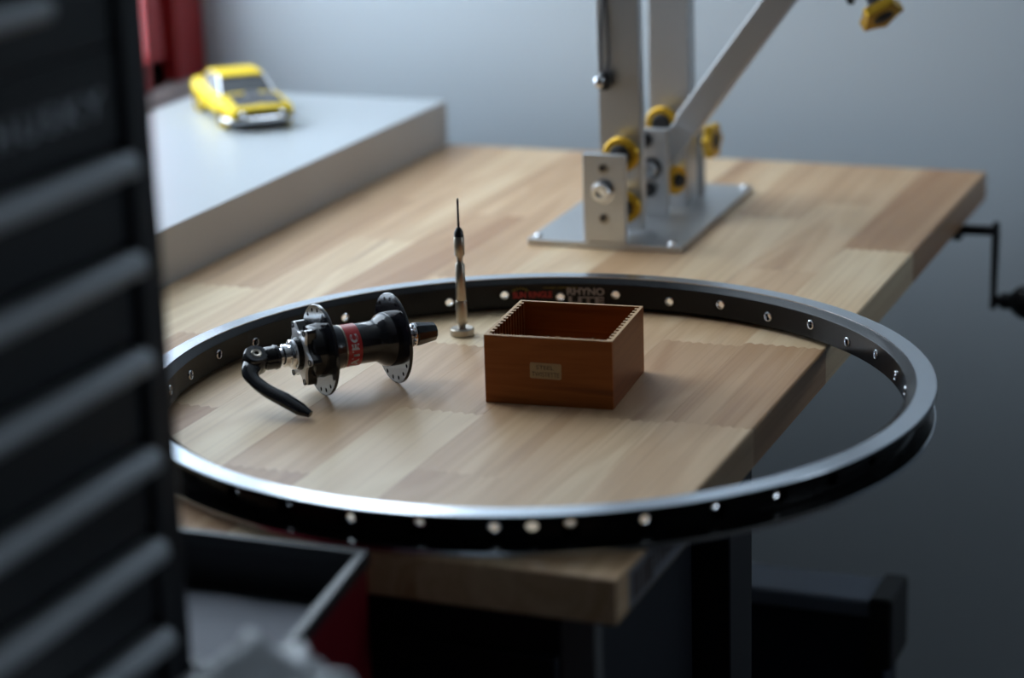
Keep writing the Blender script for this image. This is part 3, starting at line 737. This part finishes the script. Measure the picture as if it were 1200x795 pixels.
for s in (-1, 1):
    b = BM(); prism(b, [(-.060, .0285), (-.034, .0425), (-.024, .0425), (-.034, .0285)], -.0006, .0006, frame((0, s*.0224, 0), (1, 0, 0), (0, -.16*s, 1), (0, s, .1))); obj('rear_pillar', b, m_yellow, car)
    b = BM(); tube(b, [(.0055, s*.0200, .0425), (.0270, s*.0240, .0268)], .0011, 8); o = obj('windscreen_pillar', b, m_chrome, car); 
    b = BM(); prism(b, [(-.018, .0285), (-.012, .0415), (.002, .0415), (.018, .0285)], -.0004, .0004, frame((0, s*.0238, 0), (1, 0, 0), (0, -.18*s, 1), (0, s, .1))); obj('side_window', b, m_chrome if s > 9 else m_glass_dark, car)
b = hull([(.037, .0200, .0266, .0198, .0290), (.050, .0205, .0260, .0203, .0286), (.066, .0210, .0250, .0208, .0272), (.0775, .0212, .0232, .0207, .0250)]); obj('hood_panel', b, m_carblack, car, bevel=.0004)
b = hull([(.038, .0070, .0280, .0055, .0318), (.056, .0085, .0274, .0075, .0308), (.060, .0085, .0270, .0080, .0282)]); obj('hood_scoop', b, m_carblack, car, bevel=.0008)
b = box(BM(), (.0800, -.0225, .0140), (.0826, .0225, .0196)); obj('grille', b, m_carblack, car, bevel=.0006)
for s in (-1, 1):
    b = lathe(BM(), [(0, .0010), (.0022, .0010), (.0028, 0), (0, 0)], 14, axis((.0826, s*.0175, .0168), (1, 0, 0))); obj('headlight', b, m_chrome, car, smooth=True)
    b = box(BM(), (-.0812, s*.0130-.0075, .0185), (-.0798, s*.0130+.0075, .0225)); obj('tail_light', b, m_band, car)
b = BM(); tube(b, spline([(.068, -.0312, .0125), (.080, -.0290, .0122), (.0862, -.0150, .0122), (.0872, 0, .0122), (.0862, .0150, .0122), (.080, .0290, .0122), (.068, .0312, .0125)], 4), .0024, 8); obj('front_bumper', b, m_chrome, car, smooth=True)
b = BM(); tube(b, [(-.078, -.0280, .0135), (-.0835, -.0150, .0135), (-.0835, .0150, .0135), (-.078, .0280, .0135)], .0020, 8); obj('rear_bumper', b, m_chrome, car, smooth=True)
obj('underbody', box(BM(), (-.072, -.0235, .0050), (.076, .0235, .0095)), m_tyre, car)
for x in (-.048, .050):
    for s in (-1, 1):
        M = axis((x, s*.0260, .0098), (0, s, 0))
        wh = obj('wheel', lathe(BM(), [(0, -.0040), (.0085, -.0040), (.0098, -.0030), (.0098, .0030), (.0085, .0045), (.0060, .0040), (0, .0030)], 24, M), m_tyre, car, smooth=35)
        obj('hubcap', lathe(BM(), [(0, .0050), (.0030, .0046), (.0056, .0038), (.0056, .0030), (0, .0030)], 18, M), m_chrome, wh, smooth=True)
        obj('wheel_arch', lathe(BM(), [(.0100, -.0008), (.0112, -.0008), (.0112, .0052), (.0100, .0052)], 24, M, closed=True), m_yellow, car, smooth=True)

# ---------------------------------------------------------------- tool cart, chest, toolbox and bag in the left foreground
cart = empty('tool_cart', (-.20, -.75, FZ), 0, 'black rolling tool cart under the chest, below the bottom edge of the view', 'tool cart')
b = box(BM(), (-.24, -.42, .595), (.30, .42, .62)); obj('cart_top', b, m_blackrim, cart, bevel=.004)
b = box(BM(), (-.22, -.40, .08), (.28, .40, .594)); obj('cabinet', b, m_chest, cart, bevel=.003)
for x in (-.20, .26):
    for y in (-.36, .36):
        o = obj('caster', lathe(BM(), [(0, -.012), (.036, -.012), (.04, -.008), (.04, .008), (.036, .012), (0, .012)], 24, axis((x, y, .04), (1, 0, 0))), m_rubber, cart, smooth=True)
        o2 = obj('caster_bracket', box(BM(), (x-.018, y-.02, .035), (x+.018, y+.02, .08)), m_steel, o)
CTZ = FZ+.62                              # cart top level
chest = empty('tool_chest', (0, -.495, CTZ), 0, 'tall black tool chest with a stack of drawers and dark grey pull rails', 'tool chest')
CH = Matrix.Translation((0, .495, -CTZ))
def cpart(name, bm, m, parent=chest, **k): put(bm, CH); return obj(name, bm, m, parent, **k)
YN = -1.12
b = BM(); box(b, (-.33, YN, CTZ), (-.012, -.495, .45)); cpart('case', b, m_chest, bevel=.004)
b = BM(); box(b, (-.012, -.5195, CTZ), (0, -.495, .45)); cpart('corner_post', b, m_chest, bevel=.003, seg=3)
b = BM(); box(b, (-.012, YN, CTZ), (0, YN+.024, .45)); cpart('corner_post', b, m_chest, bevel=.003, seg=3)
tops = [.3480, .2975, .2480, .1985, .1465, .0980, .0490, .0000]
for i in range(7):
    z1, z0 = tops[i], tops[i+1]+.003
    b = BM(); box(b, (-.012, YN+.026, z0), (-.0035, -.5225, z1)); dr = cpart('drawer_front', b, m_chest, bevel=.0012)
    # pull rail along the top: a rolled lip
    if i >= 1:
        b = BM(); P = [(-.0035, 0), (.0045, .0004), (.0085, -.0020), (.0098, -.0060), (.0088, -.0105), (.0060, -.0120), (.0062, -.0090), (.0050, -.0050), (-.0035, -.0046)]
        L0, L1 = YN+.03, -.5265
        lo = [b.verts.new((x, L0, z1-.0005+z)) for x, z in P]; hi = [b.verts.new((x, L1, z1-.0005+z)) for x, z in P]
        b.faces.new(lo); b.faces.new(hi[::-1])
        for k in range(len(P)): b.faces.new((lo[k], hi[k], hi[(k+1) % len(P)], lo[(k+1) % len(P)]))
        cpart('pull_rail', b, m_handle, dr, smooth=30)
b = BM(); box(b, (-.012, YN+.026, .349), (-.0035, -.5225, .448)); cpart('lid_front', b, m_chest, bevel=.0012)
b = BM(); tube(b, [(.004, -.700, .3755), (.004, -.590, .3755)], .0058, 12); cpart('lid_latch', b, m_handle, smooth=True)
b = BM(); prism(b, rrect(.160, .026, .003), 0, .002, frame((-.0035, -.612, .3250), (0, 1, 0), (0, 0, 1), (1, 0, 0))); plate = cpart('badge_plate', b, m_blackrim)
b = fit(text_mesh('HUSKY', .02, depth=.0006, spacing=1.3, bold=.0004), .092, .0125); put(b, frame((-.0010, -.5860, .3240), (0, 1, 0), (0, 0, 1), (1, 0, 0)))
cpart('lettering', b, m_logo, plate)['label'] = 'raised grey letters'
cpart('drawer_runner', box(BM(), (-.0035, YN+.06, -.010), (-.0008, -.53, .000)), m_blackrim)

# red toolbox with black rim, open, paper inside
tb = empty('red_toolbox', (-.06, -.39, CTZ), 0, 'open red steel toolbox with black rim and grey paper inside, in front of the desk', 'toolbox')
TBM = Matrix.Translation((.06, .39, -CTZ))
RZ = .010
Q = [(-.205, -.3075), (.0145, -.3070), (.0390, -.4860), (-.205, -.4860)]      # outline of the rim
def inset(Q, d):
    c = Vector((sum(q[0] for q in Q)/4, sum(q[1] for q in Q)/4)); out = []
    n = len(Q)
    for i in range(n):
        p, a, c2 = Vector(Q[i]), Vector(Q[i-1]), Vector(Q[(i+1) % n])
        e1, e2 = (p-a).normalized(), (c2-p).normalized()
        n1, n2 = Vector((e1.y, -e1.x)), Vector((e2.y, -e2.x))
        if n1.dot(c-p) < 0: n1 = -n1
        if n2.dot(c-p) < 0: n2 = -n2
        k = (n1+n2); out.append(tuple(p + k*(d/(1+n1.dot(n2)))))
    return out
def shell_box(Qo, Qi, z0, z1, zi):
    b = BM(); o0 = [b.verts.new((*q, z0)) for q in Qo]; o1 = [b.verts.new((*q, z1)) for q in Qo]; i1 = [b.verts.new((*q, z1)) for q in Qi]; i0 = [b.verts.new((*q, zi)) for q in Qi]
    for k in range(4):
        j = (k+1) % 4
        b.faces.new((o0[k], o0[j], o1[j], o1[k])); b.faces.new((o1[k], o1[j], i1[j], i1[k])); b.faces.new((i1[k], i1[j], i0[j], i0[k]))
    b.faces.new(o0); b.faces.new(i0[::-1]); return b
b = shell_box(inset(Q, .002), inset(Q, .0035), CTZ, RZ-.006, CTZ+.003); put(b, TBM); obj('body', b, m_toolred, tb, bevel=.001)
b = shell_box(Q, inset(Q, .0065), RZ-.0085, RZ, RZ-.0080)
put(b, TBM); bm2 = b
for f in [f for f in bm2.faces if len(f.verts) == 4 and abs(f.normal.z) > .9 and f.calc_area() > .02]: bm2.faces.remove(f)
obj('rim', b, m_rimgrey, tb, bevel=.0012)
b = shell_box(inset(Q, .0036), inset(Q, .0050), RZ-.040, RZ-.0085, RZ-.036); put(b, TBM); obj('inner_tray', b, m_blackrim, tb)
pp = BM(); Pi = inset(Q, .008); N = 10; G = []
r5 = random.Random(3)
for i in range(N+1):
    row = []
    for j in range(N+1):
        u, v = i/N, j/N
        A = Vector(Pi[0]).lerp(Vector(Pi[1]), u); B = Vector(Pi[3]).lerp(Vector(Pi[2]), u); p = A.lerp(B, .08+v*.90)
        row.append(pp.verts.new((p.x, p.y, RZ-.0325+.0012*r5.random())))
    G.append(row)
for i in range(N):
    for j in range(N): pp.faces.new((G[i][j], G[i+1][j], G[i+1][j+1], G[i][j+1]))
put(pp, TBM); o = obj('paper_liner', pp, m_paper, tb, smooth=True); sol = o.modifiers.new('s', 'SOLIDIFY'); sol.thickness = .0008
# crumpled bag
def blob(seed, c, r, sx, sy, sz, amp):
    from mathutils import noise
    b = BM(); bmesh.ops.create_icosphere(b, subdivisions=5, radius=1)
    for v in b.verts:
        d = v.co.normalized(); q = d*2.3+Vector((seed, seed*2, 0))
        k = 1 + amp*.55*noise.noise(q) - amp*.45*abs(noise.noise(d*3.1+Vector((0, seed, 3)))) - amp*.18*abs(noise.noise(d*8+Vector((5, seed, 3))))
        v.co = Vector((c[0]+d.x*sx*k, c[1]+d.y*sy*k, max(CTZ+.0005, c[2]+d.z*sz*k)))
    return b
tag(obj('plastic_bag', blob(3.1, (.100, -.605, -.038), 1, .068, .120, .108, .5), m_bag, smooth=70), 'crumpled grey plastic bag heaped before the chest, bottom left', 'bag')
tag(obj('cable_coil', lathe(BM(), [(.022+.004*cos(a), .0045*sin(a)) for a in [2*pi*i/10 for i in range(10)]], 36, Matrix.Translation((.105, -.740, .066)) @ Matrix.Rotation(radians(35), 4, 'X'), closed=True), m_teal, smooth=True), 'small dark teal plastic ring on the bag, beside the chest', 'ring')

# ---------------------------------------------------------------- black drawer unit under the desk, slim blue case behind
DM = Matrix.Translation(Vector((-.15, -.10, FZ)) - BO)
du = obj('drawer_unit', box(BM(), (-.27, -.125, .02), (.262, .125, -TT-FZ), DM), m_unit, bench, bevel=.004)
du['label'] = 'black metal drawer unit under the front edge'
for k in range(3):
    b = BM(); z = .04+k*.215
    box(b, (-.262, -.135, z), (.254, -.126, z+.200), DM); box(b, (-.06, -.150, z+.150), (.06, -.134, z+.162), DM)
    obj('drawer_front', b, m_unit, du, bevel=.002)
bn = empty('storage_case', (0, .52, FZ), 0, 'slim navy blue case with a lighter top rim, standing behind the black desk leg', 'case')
z1 = -.345-FZ
b = BM(); prism(b, [(-.155, -.026), (.150, -.026), (.150, .026), (-.155, .026)], 0, z1); obj('body', b, m_binblue, bn, bevel=.004)
b = box(BM(), (-.160, -.031, z1), (.142, .031, z1+.018)); obj('lid', b, m_binlid, bn, bevel=.004)
b = box(BM(), (.135, -.034, z1-.05), (.158, .034, z1+.022)); obj('end_handle', b, m_rubber, bn, bevel=.004)
